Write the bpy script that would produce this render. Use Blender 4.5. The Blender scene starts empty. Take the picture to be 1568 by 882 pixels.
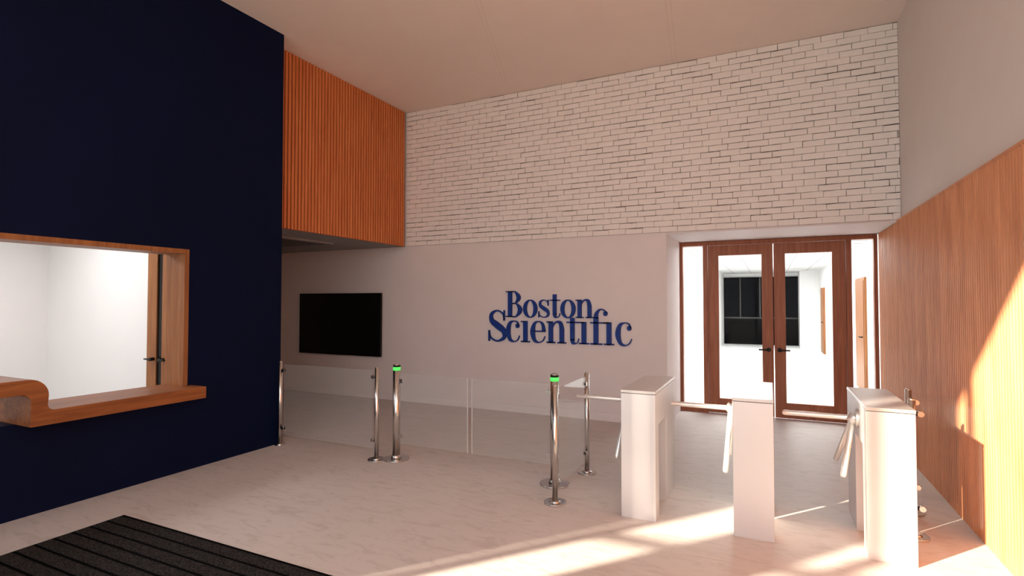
import bpy, bmesh, math, random
from mathutils import Vector
random.seed(7)
sc = bpy.context.scene
sc.view_settings.view_transform = 'Standard'
sc.view_settings.look = 'None'
sc.view_settings.exposure = 0.0

# ------------------------------------------------------------------ materials
def newmat(name):
    m = bpy.data.materials.new(name); m.use_nodes = True
    nt = m.node_tree
    return m, nt, nt.nodes['Principled BSDF']
def N(nt, t, **kw):
    n = nt.nodes.new(t)
    for k, v in kw.items():
        setattr(n, k, v)
    return n
def plain(name, col, rough=0.5, metal=0.0, var=0.04, scale=3.0, bump=0.0, emit=0.0, spec=0.5):
    m, nt, p = newmat(name)
    tc = N(nt, 'ShaderNodeTexCoord'); no = N(nt, 'ShaderNodeTexNoise')
    no.inputs['Scale'].default_value = scale; no.inputs['Detail'].default_value = 4
    nt.links.new(tc.outputs['Object'], no.inputs['Vector'])
    r = N(nt, 'ShaderNodeValToRGB')
    c = Vector(col)
    r.color_ramp.elements[0].position = 0.3; r.color_ramp.elements[1].position = 0.7
    r.color_ramp.elements[0].color = (*[max(0, x*(1-var)) for x in c], 1)
    r.color_ramp.elements[1].color = (*[min(1, x*(1+var)) for x in c], 1)
    nt.links.new(no.outputs['Fac'], r.inputs['Fac'])
    nt.links.new(r.outputs['Color'], p.inputs['Base Color'])
    p.inputs['Roughness'].default_value = rough
    p.inputs['Metallic'].default_value = metal
    p.inputs['Specular IOR Level'].default_value = spec
    if bump:
        n2 = N(nt, 'ShaderNodeTexNoise'); n2.inputs['Scale'].default_value = scale*12
        nt.links.new(tc.outputs['Object'], n2.inputs['Vector'])
        b = N(nt, 'ShaderNodeBump'); b.inputs['Strength'].default_value = bump; b.inputs['Distance'].default_value = 0.01
        nt.links.new(n2.outputs['Fac'], b.inputs['Height']); nt.links.new(b.outputs['Normal'], p.inputs['Normal'])
    if emit:
        nt.links.new(r.outputs['Color'], p.inputs['Emission Color'])
        p.inputs['Emission Strength'].default_value = emit
    return m
def wood(name, dark, light, scl=(14, 14, 0.9), rough=0.45, detail=1.0):
    m, nt, p = newmat(name)
    tc = N(nt, 'ShaderNodeTexCoord'); mp = N(nt, 'ShaderNodeMapping')
    mp.inputs['Scale'].default_value = scl
    nt.links.new(tc.outputs['Object'], mp.inputs['Vector'])
    n1 = N(nt, 'ShaderNodeTexNoise'); n1.inputs['Scale'].default_value = 1.6; n1.inputs['Detail'].default_value = 8
    n1.inputs['Distortion'].default_value = 0.8
    nt.links.new(mp.outputs['Vector'], n1.inputs['Vector'])
    r = N(nt, 'ShaderNodeValToRGB')
    r.color_ramp.elements[0].position = 0.3; r.color_ramp.elements[1].position = 0.72
    r.color_ramp.elements[0].color = (*dark, 1); r.color_ramp.elements[1].color = (*light, 1)
    nt.links.new(n1.outputs['Fac'], r.inputs['Fac'])
    nt.links.new(r.outputs['Color'], p.inputs['Base Color'])
    p.inputs['Roughness'].default_value = rough
    p.inputs['Specular IOR Level'].default_value = 0.3
    b = N(nt, 'ShaderNodeBump'); b.inputs['Strength'].default_value = 0.08*detail; b.inputs['Distance'].default_value = 0.004
    nt.links.new(n1.outputs['Fac'], b.inputs['Height']); nt.links.new(b.outputs['Normal'], p.inputs['Normal'])
    return m
def glass(name, tint=(0.97, 0.99, 0.98), haze=0.03, refl=0.35, base=0.015):
    m = bpy.data.materials.new(name); m.use_nodes = True
    nt = m.node_tree; nt.nodes.clear()
    out = N(nt, 'ShaderNodeOutputMaterial')
    tr = N(nt, 'ShaderNodeBsdfTransparent'); tr.inputs['Color'].default_value = (*tint, 1)
    di = N(nt, 'ShaderNodeBsdfDiffuse'); di.inputs['Color'].default_value = (0.85, 0.87, 0.88, 1)
    g = N(nt, 'ShaderNodeBsdfGlossy'); g.inputs['Roughness'].default_value = 0.02
    lw = N(nt, 'ShaderNodeLayerWeight'); lw.inputs['Blend'].default_value = 0.5
    pw = N(nt, 'ShaderNodeMath', operation='POWER'); pw.inputs[1].default_value = 4.0
    ml = N(nt, 'ShaderNodeMath', operation='MULTIPLY_ADD'); ml.inputs[1].default_value = refl; ml.inputs[2].default_value = base
    nt.links.new(lw.outputs['Facing'], pw.inputs[0]); nt.links.new(pw.outputs[0], ml.inputs[0])
    m1 = N(nt, 'ShaderNodeMixShader'); m1.inputs[0].default_value = haze
    nt.links.new(tr.outputs[0], m1.inputs[1]); nt.links.new(di.outputs[0], m1.inputs[2])
    m2 = N(nt, 'ShaderNodeMixShader')
    nt.links.new(ml.outputs[0], m2.inputs[0]); nt.links.new(m1.outputs[0], m2.inputs[1]); nt.links.new(g.outputs[0], m2.inputs[2])
    nt.links.new(m2.outputs[0], out.inputs[0])
    return m
def tile_floor(name, c1, c2, joint, rough):
    m, nt, p = newmat(name)
    tc = N(nt, 'ShaderNodeTexCoord')
    mp = N(nt, 'ShaderNodeMapping'); mp.inputs['Scale'].default_value = (1.6, 5.5, 1)
    mp.inputs['Rotation'].default_value = (0, 0, 0.35)
    nt.links.new(tc.outputs['Object'], mp.inputs['Vector'])
    n1 = N(nt, 'ShaderNodeTexNoise'); n1.inputs['Scale'].default_value = 2.4; n1.inputs['Detail'].default_value = 9
    n1.inputs['Roughness'].default_value = 0.65; n1.inputs['Distortion'].default_value = 1.4
    nt.links.new(mp.outputs['Vector'], n1.inputs['Vector'])
    r = N(nt, 'ShaderNodeValToRGB')
    r.color_ramp.elements[0].position = 0.36; r.color_ramp.elements[1].position = 0.50
    r.color_ramp.elements[0].color = (*c1, 1); r.color_ramp.elements[1].color = (*c2, 1)
    nt.links.new(n1.outputs['Fac'], r.inputs['Fac'])
    br = N(nt, 'ShaderNodeTexBrick'); br.inputs['Scale'].default_value = 1.0
    br.inputs['Brick Width'].default_value = 1.2; br.inputs['Row Height'].default_value = 0.6
    br.inputs['Mortar Size'].default_value = 0.0022; br.inputs['Mortar Smooth'].default_value = 0.2
    br.offset = 0.5
    br.inputs['Color1'].default_value = (1, 1, 1, 1); br.inputs['Color2'].default_value = (0.97, 0.97, 0.97, 1)
    br.inputs['Mortar'].default_value = (*joint, 1)
    nt.links.new(tc.outputs['Object'], br.inputs['Vector'])
    mx = N(nt, 'ShaderNodeMix', data_type='RGBA', blend_type='MULTIPLY'); mx.inputs['Factor'].default_value = 1
    nt.links.new(r.outputs['Color'], mx.inputs['A']); nt.links.new(br.outputs['Color'], mx.inputs['B'])
    nt.links.new(mx.outputs['Result'], p.inputs['Base Color'])
    p.inputs['Roughness'].default_value = rough
    p.inputs['Specular IOR Level'].default_value = 0.25
    return m

M = {}
M['white'] = plain('painted_wall', (0.78, 0.715, 0.715), 0.7, var=0.015, bump=0.02)
M['warmwall'] = plain('upper_wall_paint', (0.76, 0.70, 0.675), 0.7, var=0.015)
M['ceil'] = plain('ceiling_paint', (0.88, 0.765, 0.71), 0.85, var=0.015)
M['ceilgroove'] = plain('ceiling_joint', (0.80, 0.69, 0.64), 0.85)
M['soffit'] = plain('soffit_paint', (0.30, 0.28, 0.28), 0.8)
M['navy'] = plain('navy_paint', (0.0010, 0.0042, 0.025), 0.6, var=0.12, scale=1.0, spec=0.10)
M['floor'] = tile_floor('stone_tile', (0.545, 0.49, 0.465), (0.625, 0.57, 0.55), (0.90, 0.89, 0.88), 0.5)
M['corrfloor'] = plain('corridor_floor', (0.85, 0.85, 0.85), 0.5, var=0.02)
M['brick'] = plain('white_brick', (0.86, 0.82, 0.80), 0.8, var=0.02, scale=6, bump=0.15)
M['slat'] = wood('cedar_slat', (0.58, 0.16, 0.05), (0.76, 0.26, 0.085))
M['slatback'] = plain('slat_backing', (0.06, 0.014, 0.005), 0.8)
M['panel'] = wood('ribbed_wood_panel', (0.56, 0.215, 0.095), (0.78, 0.345, 0.165), scl=(9, 5, 0.7), rough=0.45)
M['panelgrooveshade'] = wood('panel_groove_shade', (0.24, 0.075, 0.028), (0.32, 0.11, 0.042), scl=(9, 5, 0.7), rough=0.6)  # darker panel wood, paints shade into the rib grooves
M['doorwood'] = wood('door_walnut', (0.27, 0.088, 0.045), (0.38, 0.145, 0.078), scl=(14, 14, 1.0))
M['counter'] = wood('counter_walnut', (0.17, 0.05, 0.014), (0.34, 0.118, 0.035), scl=(14, 1.0, 14))
M['framewood'] = wood('frame_wood', (0.22, 0.08, 0.026), (0.36, 0.145, 0.05))
M['black'] = plain('black_screen', (0.003, 0.003, 0.003), 0.25, var=0.0, spec=0.2)
M['blackmetal'] = plain('black_metal', (0.01, 0.01, 0.01), 0.4, metal=0.5)
M['darkglass'] = plain('dark_glazing', (0.003, 0.003, 0.004), 0.8, spec=0.02)
M['chrome'] = plain('stainless_steel', (0.62, 0.60, 0.58), 0.22, metal=1.0, var=0.02)
M['cab'] = plain('turnstile_steel', (0.74, 0.73, 0.74), 0.45, metal=0.68, var=0.01)
M['cabtop'] = plain('turnstile_lid', (0.68, 0.65, 0.64), 0.35, metal=0.7, var=0.02)
M['arm'] = plain('turnstile_arm', (0.78, 0.77, 0.76), 0.22, metal=0.6, var=0.01)
M['green'] = plain('green_indicator', (0.08, 0.75, 0.12), 0.4, emit=0.9)
M['logo'] = plain('logo_blue', (0.005, 0.036, 0.24), 0.5, var=0.03, spec=0.3)
M['glass'] = glass('barrier_glass', tint=(0.96, 0.97, 0.97), haze=0.055, refl=0.35, base=0.015)
M['glassclear'] = glass('clear_glass', tint=(0.98, 0.985, 0.985), haze=0.01, refl=0.1, base=0.008)
M['glassedge'] = plain('glass_edge', (0.60, 0.63, 0.63), 0.3)
M['doorglass'] = glass('door_glass', haze=0.0, refl=0.15, base=0.003)
M['winglass'] = glass('window_glass', haze=0.0)
M['mull'] = plain('dark_mullion', (0.05, 0.045, 0.04), 0.4, metal=0.3)
M['concrete'] = plain('exterior_paving', (0.45, 0.42, 0.38), 0.9)
M['base'] = plain('baseboard_paint', (0.80, 0.74, 0.74), 0.5)
M['corrwall'] = plain('corridor_paint', (0.80, 0.79, 0.78), 0.7, var=0.01)

m, nt, p = newmat('brick_mortar_shade'); M['mortarshade'] = m
tc = N(nt, 'ShaderNodeTexCoord'); no = N(nt, 'ShaderNodeTexNoise'); no.inputs['Scale'].default_value = 7; no.inputs['Detail'].default_value = 6
nt.links.new(tc.outputs['Object'], no.inputs['Vector'])
r = N(nt, 'ShaderNodeValToRGB'); r.color_ramp.elements[0].position = 0.42; r.color_ramp.elements[1].position = 0.60
r.color_ramp.elements[0].color = (0.07, 0.064, 0.06, 1); r.color_ramp.elements[1].color = (0.50, 0.48, 0.46, 1)  # dark patches are joint shadow painted into the mortar colour
nt.links.new(no.outputs['Fac'], r.inputs['Fac']); nt.links.new(r.outputs['Color'], p.inputs['Base Color']); p.inputs['Roughness'].default_value = 0.9

m, nt, p = newmat('entrance_mat_fibre'); M['matfib'] = m
tc = N(nt, 'ShaderNodeTexCoord'); no = N(nt, 'ShaderNodeTexNoise'); no.inputs['Scale'].default_value = 90; no.inputs['Detail'].default_value = 3
nt.links.new(tc.outputs['Object'], no.inputs['Vector'])
r = N(nt, 'ShaderNodeValToRGB'); r.color_ramp.elements[0].position = 0.4; r.color_ramp.elements[1].position = 0.7
r.color_ramp.elements[0].color = (0.010, 0.009, 0.009, 1); r.color_ramp.elements[1].color = (0.05, 0.045, 0.043, 1)
nt.links.new(no.outputs['Fac'], r.inputs['Fac']); nt.links.new(r.outputs['Color'], p.inputs['Base Color']); p.inputs['Roughness'].default_value = 1.0
p.inputs['Specular IOR Level'].default_value = 0.1
M['matbar'] = plain('mat_groove', (0.002, 0.002, 0.002), 0.9, spec=0.05)

# ------------------------------------------------------------------ mesh builder
class B:
    def __init__(s, name):
        s.name = name; s.bm = bmesh.new(); s.mats = []
    def mi(s, k):
        if k not in s.mats: s.mats.append(k)
        return s.mats.index(k)
    def box(s, x0, x1, y0, y1, z0, z1, k):
        v = [s.bm.verts.new(c) for c in [(x0,y0,z0),(x1,y0,z0),(x1,y1,z0),(x0,y1,z0),(x0,y0,z1),(x1,y0,z1),(x1,y1,z1),(x0,y1,z1)]]
        i = s.mi(k)
        for f in [(0,3,2,1),(4,5,6,7),(0,1,5,4),(1,2,6,5),(2,3,7,6),(3,0,4,7)]:
            fc = s.bm.faces.new([v[a] for a in f]); fc.material_index = i
        return v
    def cyl(s, p0, p1, r, k, seg=24, r1=None, cap=True):
        p0 = Vector(p0); p1 = Vector(p1); d = (p1-p0).normalized()
        u = d.orthogonal().normalized(); w = d.cross(u); i = s.mi(k)
        r1 = r if r1 is None else r1
        a = [s.bm.verts.new(p0+(u*math.cos(t)+w*math.sin(t))*r) for t in [2*math.pi*j/seg for j in range(seg)]]
        b = [s.bm.verts.new(p1+(u*math.cos(t)+w*math.sin(t))*r1) for t in [2*math.pi*j/seg for j in range(seg)]]
        for j in range(seg):
            f = s.bm.faces.new([a[j], a[(j+1)%seg], b[(j+1)%seg], b[j]]); f.material_index = i; f.smooth = True
        if cap:
            f = s.bm.faces.new(a[::-1]); f.material_index = i
            f = s.bm.faces.new(b); f.material_index = i
    def prism(s, poly, axis, a0, a1, k):
        def mk(p, a):
            return (a, p[0], p[1]) if axis == 'x' else ((p[0], a, p[1]) if axis == 'y' else (p[0], p[1], a))
        i = s.mi(k)
        A = [s.bm.verts.new(mk(p, a0)) for p in poly]; C = [s.bm.verts.new(mk(p, a1)) for p in poly]
        n = len(poly)
        fs = [s.bm.faces.new(A[::-1]), s.bm.faces.new(C)]
        for j in range(n):
            fs.append(s.bm.faces.new([A[j], A[(j+1)%n], C[(j+1)%n], C[j]]))
        for f in fs: f.material_index = i
    def done(s, bevel=0.0, origin=True, seg=2):
        bm = s.bm
        bmesh.ops.recalc_face_normals(bm, faces=bm.faces)
        xs = [v.co.x for v in bm.verts]; ys = [v.co.y for v in bm.verts]; zs = [v.co.z for v in bm.verts]
        o = Vector(((min(xs)+max(xs))/2, (min(ys)+max(ys))/2, min(zs))) if origin else Vector((0,0,0))
        for v in bm.verts: v.co -= o
        me = bpy.data.meshes.new(s.name); bm.to_mesh(me); bm.free()
        for k in s.mats: me.materials.append(M[k])
        ob = bpy.data.objects.new(s.name, me); ob.location = o
        sc.collection.objects.link(ob)
        if bevel:
            md = ob.modifiers.new('bevel', 'BEVEL'); md.width = bevel; md.segments = seg; md.limit_method = 'ANGLE'; md.angle_limit = math.radians(40)
        return ob

CEIL = 4.82; BL = -5.16; SL = -5.45; WY = 7.30; DY = 8.48; RX = 1.31
YB = -1.0   # storefront plane
# ------------------------------------------------------------------ shell
b = B('floor'); b.box(-9.2, 1.6, YB-0.2, DY+0.1, -0.12, 0, 'floor'); b.done(origin=False)
b = B('ceiling'); b.box(-9.2, 1.6, YB-0.2, DY+0.2, CEIL, CEIL+0.15, 'ceil'); b.done(origin=False)
b = B('trim_ceiling_joint')
for (x0,y0,x1,y1) in [(-2.55,4.4,-3.35,6.8),(-0.85,5.3,-1.06,7.2)]:
    d = Vector((x1-x0,y1-y0,0)).normalized(); n = Vector((-d.y,d.x,0))*0.004
    for off in (0, 0.05):
        o = Vector((-d.y,d.x,0))*off
        b.prism([(x0+n.x+o.x,y0+n.y+o.y),(x1+n.x+o.x,y1+n.y+o.y),(x1-n.x+o.x,y1-n.y+o.y),(x0-n.x+o.x,y0-n.y+o.y)], 'z', CEIL-0.0008, CEIL+0.01, 'ceilgroove')
b.done(origin=False)

OY0, OY1, OZ0, OZ1 = 0.3, 3.38, 0.83, 2.165
b = B('wall_left')
WX0 = -5.42
b.box(WX0, BL, YB, OY0, 0, CEIL, 'navy')
b.box(WX0, BL, OY1, 4.5, 0, CEIL, 'navy')
b.box(WX0, BL, OY0, OY1, 0, OZ0-0.11, 'navy')
b.box(WX0, BL, OY0, OY1, OZ1, CEIL, 'navy')
b.box(-9.0, WX0, 4.3, 4.5, 0, CEIL, 'white')
b.done(origin=False)
b = B('wall_office')
b.box(-9.2, -9.0, YB-0.2, WY+0.2, 0, CEIL, 'corrwall')
b.box(-9.0, WX0, 3.9, 4.3, 0, 2.9, 'corrwall')
b.box(-9.0, WX0, YB-0.2, YB, 0, CEIL, 'corrwall')
b.box(-9.0, WX0, YB, 4.3, 2.9, 3.0, 'corrwall')
for y in (1.2, 2.5): b.box(-9.0, -8.985, y, y+0.012, 0, 2.9, 'white')
b.done(origin=False)
b = B('door_1')
b.box(-6.64,-6.46,3.86,3.905,0,2.3,'framewood'); b.box(-6.46,-6.36,3.875,3.905,0,2.3,'black')
b.box(-6.36,-5.46,3.86,3.905,0,2.3,'framewood')
for x,dx in ((-6.5,-0.1),(-6.32,0.1)):
    b.cyl((x,3.86,0.98),(x,3.80,0.98),0.02,'blackmetal'); b.cyl((x,3.81,0.98),(x+dx,3.81,0.98),0.01,'blackmetal')
b.done()
b = B('window_1')
t = 0.045
b.box(WX0-0.01, BL+0.012, OY0, OY1, OZ1-t, OZ1, 'framewood')
b.box(WX0-0.01, BL+0.012, OY1-t, OY1, OZ0, OZ1-t, 'framewood')
b.box(WX0-0.01, BL+0.012, OY0, OY0+t, OZ0, OZ1-t, 'framewood')
b.done()

def arc(cx, cy, r, a0, a1, n=10):
    return [(cx+r*math.cos(math.radians(a0+(a1-a0)*i/n)), cy+r*math.sin(math.radians(a0+(a1-a0)*i/n))) for i in range(n+1)]
prof = [(0.35,1.075)] + arc(2.03,0.945,0.13,90,0) + arc(2.20,0.875,0.045,180,270,5) + [(3.42,0.83),(3.42,0.72)] \
       + [(2.05,0.72)] + arc(1.99,0.905,0.06,0,90,6) + [(0.35,0.965)]
b = B('reception_counter'); b.prism(prof, 'x', -5.44, -4.92, 'counter'); b.done(bevel=0.004)

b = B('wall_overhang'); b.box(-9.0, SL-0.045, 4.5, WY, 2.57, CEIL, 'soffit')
b.done(origin=False)
b = B('soffit_light_recess'); b.box(-8.4,-6.1,5.3,6.3,2.54,2.569,'soffit'); b.box(-8.3,-6.2,5.4,6.2,2.535,2.541,'blackmetal'); b.done()
b = B('wood_slat_cladding')
b.box(SL-0.044, SL-0.035, 4.5, WY-0.04, 2.57, CEIL, 'slatback')
pitch = 0.056; n = int((WY-4.5)/pitch)
for i in range(n+1):
    y = 4.5+i*pitch+0.004
    if y+0.034 > WY-0.035: break
    b.box(SL-0.036, SL, y, y+0.034, 2.57, CEIL-0.003, 'slat')
b.done(origin=False)

b = B('wall_back')
b.box(-9.0, -1.22, WY, WY+0.2, 0, 2.555, 'white')
b.box(-1.42, -1.22, WY+0.2, DY+0.1, 0, 2.555, 'white')
b.box(-9.0, 1.35, WY, DY+0.12, 2.555, CEIL, 'white')
b.done(origin=False)
b = B('baseboard_back'); b.box(-9.0, -1.21, WY-0.014, WY, 0, 0.11, 'base'); b.box(-9.0,-1.21,WY-0.018,WY,0.0,0.02,'base'); b.done(origin=False)

# brick veneer, running bond
b = B('brick_veneer')
BX0 = SL+0.002
b.box(BX0, 1.348, WY-0.012, WY, 2.575, CEIL, 'mortarshade')
rowh = (CEIL-2.575)/29; L = 0.235
j = lambda a: random.uniform(-a, a)
for rI in range(29):
    z0 = 2.575+rI*rowh; x = BX0-(L/2 if rI%2 else 0)-0.03+j(0.02)
    rowy = j(0.002)
    while x < 1.348:
        x1 = x+L+j(0.007)
        a = max(BX0, x); c = min(1.348, x1-random.choice([0.003,0.004,0.006]))
        if c-a > 0.02:
            g = random.choice([0.005,0.007,0.009,0.012,0.004]); y = WY-0.026+rowy+j(0.003)
            v = b.box(a, c, y, WY-0.004, z0+0.001, min(z0+rowh-g*0.85, CEIL), 'brick')
            for q in v:
                if 2.58 < q.co.z < CEIL-0.01:
                    q.co.z += j(0.0026)
                if BX0+0.01 < q.co.x < 1.34: q.co.x += j(0.002)
                if q.co.y < WY-0.01: q.co.y += j(0.0025)
        x = x1
b.done(origin=False, bevel=0.0025, seg=1)

b = B('wall_right'); b.box(1.35, 1.55, YB-0.2, DY+0.12, 0, CEIL, 'warmwall'); b.done(origin=False)
b = B('ribbed_wood_cladding')
pitch = 0.046
y = YB+0.01
i0 = b.mi('panel'); i1 = b.mi('panelgrooveshade')
pts = []; mats = []
while y+pitch < DY-0.02:
    for (dx, f) in ((0.012,0),(0.002,0.08),(0,0.20),(0,0.54),(0.002,0.66),(0.012,0.74)):
        pts.append((RX+dx, y+pitch*f)); mats.append(i1 if f in (0.74,) else i0)
    y += pitch
ZP = 2.548
lo = [b.bm.verts.new((p[0], p[1], 0.0)) for p in pts]; hi = [b.bm.verts.new((p[0], p[1], ZP)) for p in pts]
for k in range(len(pts)-1):
    f = b.bm.faces.new([lo[k], lo[k+1], hi[k+1], hi[k]]); f.material_index = mats[k]
b.box(RX+0.013, 1.349, YB+0.01, DY-0.001, 0, ZP, 'panel')
b.box(RX-0.001, 1.349, YB+0.01, WY, ZP, 2.57, 'panel')
b.done(origin=False)

# front (entrance side) wall: unseen; header rake and pier added to shape the sunlight
b = B('wall_front_sun_mask')
b.prism([(-5.16,CEIL),(-5.16,3.66),(-3.2,4.36),(-2.1,4.76),(1.35,4.76),(1.35,CEIL)], 'y', YB-0.2, YB, 'warmwall')
b.prism([(-4.58,0),(-4.20,0),(-4.20,4.00),(-4.58,3.87)], 'y', YB-0.2, YB, 'warmwall')
b.done(origin=False)
b = B('window_2')
for x in (-5.12, -4.02, -3.72, -1.95, -0.35, 1.27):
    b.box(x-0.03, x+0.03, YB-0.12, YB-0.001, 0, 4.7 if x > -2.5 else (4.1 if x > -4.5 else 3.66), 'mull')
for x0, x1 in ((-5.12,-4.60),(-4.18,1.29)):
    for z in (0.03, 2.4):
        b.box(x0, x1, YB-0.12, YB-0.001, z-0.02, z+0.02, 'mull')
    b.box(x0, x1, YB-0.065, YB-0.06, 0.05, 3.66, 'winglass')
b.done()
b = B('ground_exterior'); b.box(-30, 20, -35, YB-0.2, -0.12, -0.02, 'concrete'); b.done(origin=False)

# ------------------------------------------------------------------ entrance doors
b = B('door_frame')
f0, f1 = DY, DY+0.11
b.box(-1.22, -1.175, f0, f1, 0, 2.55, 'doorwood'); b.box(1.265, 1.31, f0, f1, 0, 2.55, 'doorwood')
b.box(-1.175, 1.265, f0, f1, 2.49, 2.55, 'doorwood')
b.box(-0.885, -0.822, f0, f1, 0, 2.49, 'doorwood'); b.box(0.952, 1.015, f0, f1, 0, 2.49, 'doorwood')
b.box(-1.175, -0.885, f0, f1, 0, 0.07, 'doorwood'); b.box(1.015, 1.265, f0, f1, 0, 0.07, 'doorwood')
b.box(-1.175, -0.885, f0+0.05, f0+0.056, 0.07, 2.49, 'doorglass'); b.box(1.015, 1.265, f0+0.05, f0+0.056, 0.07, 2.49, 'doorglass')
b.done(bevel=0.003)
def leaf(name, x0, x1, gx0, gx1, hx, hd):
    b = B(name); y0, y1 = DY+0.02, DY+0.07
    b.box(x0, gx0, y0, y1, 0.01, 2.485, 'doorwood'); b.box(gx1, x1, y0, y1, 0.01, 2.485, 'doorwood')
    b.box(gx0, gx1, y0, y1, 0.01, 0.225, 'doorwood'); b.box(gx0, gx1, y0, y1, 2.335, 2.485, 'doorwood')
    b.box(gx0, gx1, y0+0.02, y0+0.026, 0.225, 2.335, 'doorglass')
    b.cyl((hx, y0, 0.965), (hx, y0-0.012, 0.965), 0.03, 'blackmetal')
    b.cyl((hx, y0, 0.965), (hx, y0-0.055, 0.965), 0.012, 'blackmetal')
    b.cyl((hx, y0-0.05, 0.965), (hx+hd*0.13, y0-0.05, 0.965), 0.011, 'blackmetal')
    return b.done(bevel=0.003)
leaf('door_2', -0.818, 0.058, -0.667, -0.088, -0.005, -1)
leaf('door_3', 0.070, 0.948, 0.215, 0.788, 0.135, 1)

b = B('floor_corridor'); b.box(-1.8, 1.8, DY+0.11, 23, -0.12, 0, 'corrfloor'); b.done(origin=False)
b = B('ceiling_corridor'); b.box(-1.8, 1.8, DY+0.12, 23, 2.75, 2.85, 'corrwall')
for k in range(24):
    b.box(-1.6, 1.6, DY+0.4+k*0.6, DY+0.415+k*0.6, 2.745, 2.75, 'soffit')
for k in range(5):
    b.box(-1.2+0.6*k-0.007, -1.2+0.6*k+0.007, DY+0.2, 22.9, 2.745, 2.75, 'soffit')
b.done(origin=False)
b = B('wall_corridor')
b.box(-1.8, -1.6, DY+0.12, 23, 0, 2.75, 'corrwall'); b.box(1.6, 1.8, DY+0.12, 23, 0, 2.75, 'corrwall')
b.box(-1.8, 1.8, 22.8, 23, 0, 2.75, 'corrwall')
b.box(1.0, 1.6, 20.4+1.3, 22.8, 0, 2.75, 'corrwall')
b.done(origin=False)
b = B('window_3'); b.box(-1.6, 1.0, 22.74, 22.79, 0.0, 2.6, 'darkglass')
for x in (-1.0, -0.3, 0.4): b.box(x-0.02, x+0.02, 22.70, 22.74, 1.05, 2.6, 'mull')
b.box(-1.6, 1.0, 22.70, 22.74, 1.0, 1.05, 'mull'); b.done()
for nm, y0, y1 in (('door_4', 11.5, 12.6), ('door_5', 19.4, 20.5)):
    b = B(nm); b.box(1.56, 1.6, y0, y1, 0, 2.1, 'framewood'); b.box(1.55, 1.6, y0+0.06, y1-0.06, 0, 2.04, 'framewood')
    b.cyl((1.55, y0+0.15, 1.0), (1.50, y0+0.15, 1.0), 0.012, 'blackmetal'); b.cyl((1.5, y0+0.15, 1.0), (1.5, y0+0.27, 1.0), 0.01, 'blackmetal'); b.done()

# ------------------------------------------------------------------ TV
b = B('wall_television')
b.box(-7.81, -5.93, WY-0.075, WY-0.035, 0.715, 1.80, 'blackmetal')
b.box(-7.80, -5.94, WY-0.078, WY-0.074, 0.725, 1.79, 'black')
b.box(-7.3, -6.6, WY-0.036, WY, 1.0, 1.5, 'blackmetal')
b.done(bevel=0.003)

# ------------------------------------------------------------------ wall lettering
b = B('wall_lettering_sign'); LM = b.mi('logo')
LY0, LY1 = WY-0.035, WY-0.003
def quadstrip(A, C, X0, Z0, sx, sz):
    def P(p, y): return b.bm.verts.new((X0+p[0]*sx, y, Z0+p[1]*sz))
    af = [P(p, LY0) for p in A]; cf = [P(p, LY0) for p in C]; ab = [P(p, LY1) for p in A]; cb = [P(p, LY1) for p in C]
    for k in range(len(A)-1):
        for q in ([af[k],af[k+1],cf[k+1],cf[k]], [af[k],ab[k],ab[k+1],af[k+1]], [cf[k],cf[k+1],cb[k+1],cb[k]]):
            f = b.bm.faces.new(q); f.material_index = LM
    for k in (0, -1):
        f = b.bm.faces.new([af[k], cf[k], cb[k], ab[k]]); f.material_index = LM
def cr(p, n=8):
    out = []
    q = [p[0]]+list(p)+[p[-1]]
    for i in range(1, len(q)-2):
        for s in range(n):
            t = s/n; a = []
            for d in range(len(p[0])):
                p0,p1,p2,p3 = q[i-1][d],q[i][d],q[i+1][d],q[i+2][d]
                a.append(0.5*((2*p1)+(-p0+p2)*t+(2*p0-5*p1+4*p2-p3)*t*t+(-p0+3*p1-3*p2+p3)*t**3))
            out.append(tuple(a))
    out.append(tuple(p[-1])); return out
class G:
    def __init__(s, X0, Z0, sx, sz): s.a = (X0, Z0, sx, sz)
    def rib(s, pts):
        c = cr(pts); A = []; C = []
        for i, (x, z, w) in enumerate(c):
            x0,z0,_ = c[max(0,i-1)]; x1,z1,_ = c[min(len(c)-1,i+1)]
            dx, dz = x1-x0, z1-z0; l = math.hypot(dx, dz) or 1
            A.append((x-dz/l*w/2, z+dx/l*w/2)); C.append((x+dz/l*w/2, z-dx/l*w/2))
        quadstrip(A, C, *s.a)
    def r(s, x0, x1, z0, z1): quadstrip([(x0,z0),(x0,z1)], [(x1,z0),(x1,z1)], *s.a)
    def ring(s, cx, cz, rx, rz, ix, iz):
        T = [2*math.pi*k/40 for k in range(41)]
        quadstrip([(cx+rx*math.cos(t), cz+rz*math.sin(t)) for t in T], [(cx+ix*math.cos(t), cz+iz*math.sin(t)) for t in T], *s.a)
    def ball(s, cx, cz, r):
        s.ring(cx, cz, r, r, 0.001, 0.001)
def g_o(g): g.ring(0.5,0.49,0.48,0.52,0.235,0.455)
def g_n(g):
    g.r(.12,.36,0,1); g.r(0,.48,0,.06); g.r(0,.30,.94,1)
    g.rib([(.33,.70,.05),(.44,.90,.07),(.60,.985,.09),(.78,.92,.18),(.86,.66,.24)]); g.r(.74,.98,0,.68); g.r(.62,1.10,0,.06)
def g_s(g, s=1):
    k = [(.70,.68,.04),(.66,.88,.05),(.42,.985,.06),(.19,.87,.14),(.20,.66,.20),(.44,.50,.25),(.68,.34,.21),(.70,.12,.14),(.42,.01,.06),(.15,.12,.05),(.09,.33,.04)]
    g.rib([(x*s*1.0, z*s, w*s*0.85) for x,z,w in k]); g.r(.685*s,.735*s,.66*s,1.0*s); g.r(.06*s,.11*s,0,.35*s)
def g_t(g, h=1.3):
    g.r(.2,.43,.16,h); g.r(0,.66,.94,1); g.rib([(.315,.20,.23),(.345,.07,.18),(.47,.015,.07),(.60,.07,.04),(.66,.24,.04)])
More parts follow.
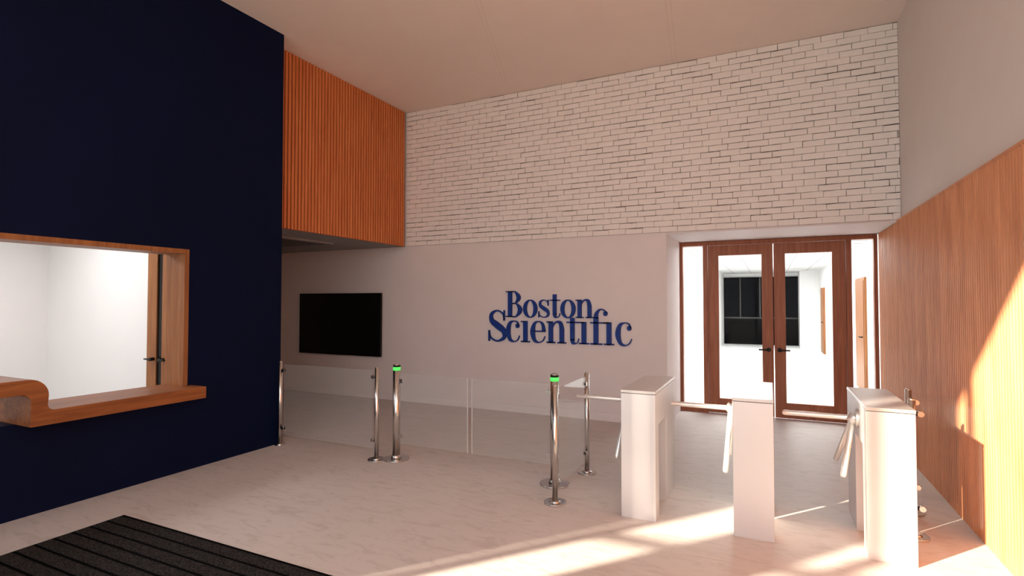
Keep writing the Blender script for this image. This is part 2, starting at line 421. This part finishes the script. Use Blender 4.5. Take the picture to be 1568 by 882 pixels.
def g_c(g):
    g.rib([(.78,.76,.06),(.70,.93,.06),(.5,.985,.05),(.25,.88,.16),(.14,.5,.26),(.25,.12,.16),(.5,.01,.06),(.72,.1,.05),(.83,.30,.04)]); g.ball(.71,.76,.11)
def g_e(g):
    g.rib([(.79,.53,.20),(.72,.86,.13),(.5,.985,.05),(.25,.88,.14),(.14,.5,.26),(.25,.12,.16),(.5,.01,.06),(.74,.1,.05),(.85,.30,.04)]); g.r(.15,.88,.50,.56)
def g_i(g): g.r(.14,.38,0,1); g.r(0,.52,0,.06); g.r(0,.30,.94,1)
def g_f(g):
    g.r(.18,.42,0,1.22); g.r(0,.64,0,.06); g.r(0,.95,.94,1)
    g.rib([(.30,1.18,.24),(.34,1.38,.18),(.52,1.56,.07),(.75,1.52,.05),(.84,1.40,.05)]); g.ball(.80,1.38,.11)
def g_B(g):
    g.r(.16,.43,0,1.5); g.r(0,.6,0,.06); g.r(0,.6,1.44,1.5)
    g.rib([(.4,1.47,.06),(.66,1.45,.08),(.90,1.13,.27),(.68,.81,.07),(.4,.78,.06)])
    g.rib([(.4,.78,.06),(.75,.77,.08),(1.00,.41,.28),(.72,.04,.08),(.4,.03,.06)])
def word(lst, X0, Z0, sx, sz):
    x = X0
    for fn, adv in lst:
        fn(G(x, Z0, sx, sz)); x += adv*sx
word([(g_B,1.2),(g_o,1.0),(g_s,.82),(g_t,.68),(g_o,1.0),(g_n,1.1)], -3.59, 1.42, 1.37/5.8, 0.26)
word([(lambda g: g_s(g,1.5),1.17),(g_c,.92),(g_i,.55),(g_e,.95),(g_n,1.13),(lambda g: g_t(g,1.18),.68),(g_i,.60),(g_f,.72),(g_i,.58),(g_c,.88)], -3.91, 1.05, 2.24/8.18, 0.315)
b.done()

# ------------------------------------------------------------------ entrance mat
b = B('entrance_mat')
mx0, mx1, my0, my1 = -4.50, 1.0, -0.7, 2.47
b.box(mx0, mx1, my0, my1, 0.0, 0.008, 'matbar')
y = my1-0.03
while y-0.08 > my0:
    b.box(mx0+0.02, mx1-0.02, y-0.085, y, 0.008, 0.014, 'matfib'); y -= 0.11
b.done()

# ------------------------------------------------------------------ barriers
def thinpost(b, x, y, h=0.955, clampdir=None, dr=0.092):
    b.cyl((x,y,0),(x,y,0.010),dr,'chrome',32); b.cyl((x,y,0.010),(x,y,0.022),0.05,'chrome',32,0.035)
    b.cyl((x,y,0.0),(x,y,h),0.0235,'chrome'); b.cyl((x,y,h),(x,y,h+0.012),0.0235,'chrome',24,0.012)
    if clampdir:
        dx, dy = clampdir
        for z in (0.20, 0.86):
            b.cyl((x+dx*0.015,y+dy*0.015,z),(x+dx*0.07,y+dy*0.07,z),0.014,'blackmetal')
            b.cyl((x+dx*0.05-abs(dy)*0.015,y+dy*0.05-abs(dx)*0.015,z),(x+dx*0.05+abs(dy)*0.015,y+dy*0.05+abs(dx)*0.015,z),0.02,'chrome')
def gpanel(b, x0, x1, y0, y1, z0, z1, k='glass'):
    b.box(x0,x1,y0,y1,z0,z1,k)
b = B('glass_barrier')
thinpost(b, -5.10, 4.45, clampdir=(1,0), dr=0.057); thinpost(b, -3.71, 4.47, clampdir=(-1,0))
gpanel(b, -5.05, -3.76, 4.455, 4.465, 0.12, 0.93); b.done()
b = B('swing_gate')
for x, s in ((-3.54, 1), (-1.765, -1)):
    y = 4.58
    b.cyl((x,y,0),(x,y,0.012),0.135,'chrome',40); b.cyl((x,y,0.012),(x,y,0.05),0.055,'chrome',32,0.045)
    b.cyl((x,y,0.0),(x,y,0.93),0.039,'chrome',32); b.cyl((x,y,0.93),(x,y,0.965),0.0395,'green',32)
    b.cyl((x,y,0.965),(x,y,0.985),0.039,'blackmetal',32); b.cyl((x,y,0.985),(x,y,0.995),0.039,'chrome',32,0.03)
    x1 = x+s*0.86
    gpanel(b, min(x+s*0.05,x1), max(x+s*0.05,x1), y-0.006, y+0.006, 0.17, 0.90)
    b.box(min(x1, x1+s*0.005), max(x1, x1+s*0.005), y-0.006, y+0.006, 0.17, 0.90, 'glassedge')
    for z in (0.25, 0.82):
        b.box(min(x+s*0.03,x+s*0.08), max(x+s*0.03,x+s*0.08), y-0.012, y+0.012, z-0.02, z+0.02, 'chrome')
b.done()
b = B('glass_barrier')
thinpost(b, -1.60, 4.16, clampdir=(0,1)); thinpost(b, -1.60, 5.02, clampdir=(0,-1))
gpanel(b, -1.605, -1.595, 4.21, 4.97, 0.12, 0.93); b.done()
b = B('glass_barrier')
thinpost(b, 0.905, 4.66, clampdir=(1,0)); thinpost(b, 0.985, 5.18, clampdir=(1,0))
gpanel(b, 0.955, 1.29, 4.655, 4.665, 0.12, 0.93, 'glassclear'); gpanel(b, 1.035, 1.29, 5.175, 5.185, 0.12, 0.93, 'glassclear'); b.done()

# ------------------------------------------------------------------ turnstiles
def turnstile(x0, x1, y0=4.12, drop=None):
    b = B('tripod_turnstile'); T = 0.945
    b.prism([(y0,0),(y0,T),(y0+0.9,T),(y0+0.9,0),(y0+0.48,0),(y0+0.48,0.70),(y0+0.14,0.70),(y0+0.14,0)], 'x', x0, x1, 'cab')
    b.box(x0+0.004, x1-0.004, y0+0.004, y0+0.896, T, T+0.004, 'blackmetal')
    b.box(x0-0.002, x1+0.002, y0-0.002, y0+0.902, T+0.004, T+0.026, 'cabtop')
    hy, hz = y0+0.33, 0.835
    b.cyl((x0,hy,hz),(x0-0.02,hy,hz),0.065,'cabtop',32)
    a = Vector((-0.7071,0,-0.7071)); c0 = Vector((x0-0.02,hy,hz))
    b.cyl(c0-a*0.01, c0+a*0.04, 0.05, 'cabtop', 32, 0.04)
    c = c0+Vector((-0.012,0,0)); k, L = drop
    for d in (Vector((-1,0,0)), Vector((-k,0.5,-0.84)), Vector((-k,-0.5,-0.84))):
        d.normalize(); q = 0.43 if d.x < -0.9 else L
        b.cyl(c, c+d*q, 0.019, 'arm', 20); b.cyl(c+d*q, c+d*(q+0.012), 0.019, 'arm', 20, 0.012)
    return b.done(bevel=0.006)
turnstile(-1.04, -0.78, drop=(0.05,0.48)); turnstile(-0.24, 0.02, drop=(0.05,0.48)); turnstile(0.555, 0.82, drop=(0.2,0.42))

# ------------------------------------------------------------------ lights
def area(name, loc, sx, sy, power, col=(1,1,1)):
    l = bpy.data.lights.new(name, 'AREA'); l.shape = 'RECTANGLE'; l.size = sx; l.size_y = sy; l.energy = power; l.color = col
    o = bpy.data.objects.new(name, l); o.location = loc; sc.collection.objects.link(o); return o
for y in (10.5, 14.5, 18.5): area('corridor_fill_light', (0, y, 2.70), 1.2, 2.4, 140)  # unseen fill added to brighten the corridor beyond the doors
for y in (0.4, 2.6): area('office_fill_light', (-7.2, y, 2.85), 1.2, 1.2, 44)  # added fill, no fixture in view, brightens the room behind the counter
s = bpy.data.lights.new('sun', 'SUN'); s.energy = 21.0; s.angle = math.radians(0.9); s.color = (1.0, 0.84, 0.66)
so = bpy.data.objects.new('sun', s); so.rotation_euler = Vector((0.50,0.60,-0.30)).to_track_quat('-Z','Y').to_euler(); so.location = (-5,-8,6)
sc.collection.objects.link(so)
w = bpy.data.worlds.new('sky'); sc.world = w; w.use_nodes = True
bg = w.node_tree.nodes['Background']; bg.inputs[0].default_value = (0.97, 0.945, 0.99, 1); bg.inputs[1].default_value = 2.4

# ------------------------------------------------------------------ camera
cam = bpy.data.cameras.new('camera'); cam.sensor_width = 36; cam.lens = 820/1568*36; cam.clip_start = 0.05
co = bpy.data.objects.new('camera', cam); co.location = (0,0,1.65)
co.rotation_euler = (math.radians(90+1.47), 0, math.radians(25.6))
sc.collection.objects.link(co); sc.camera = co
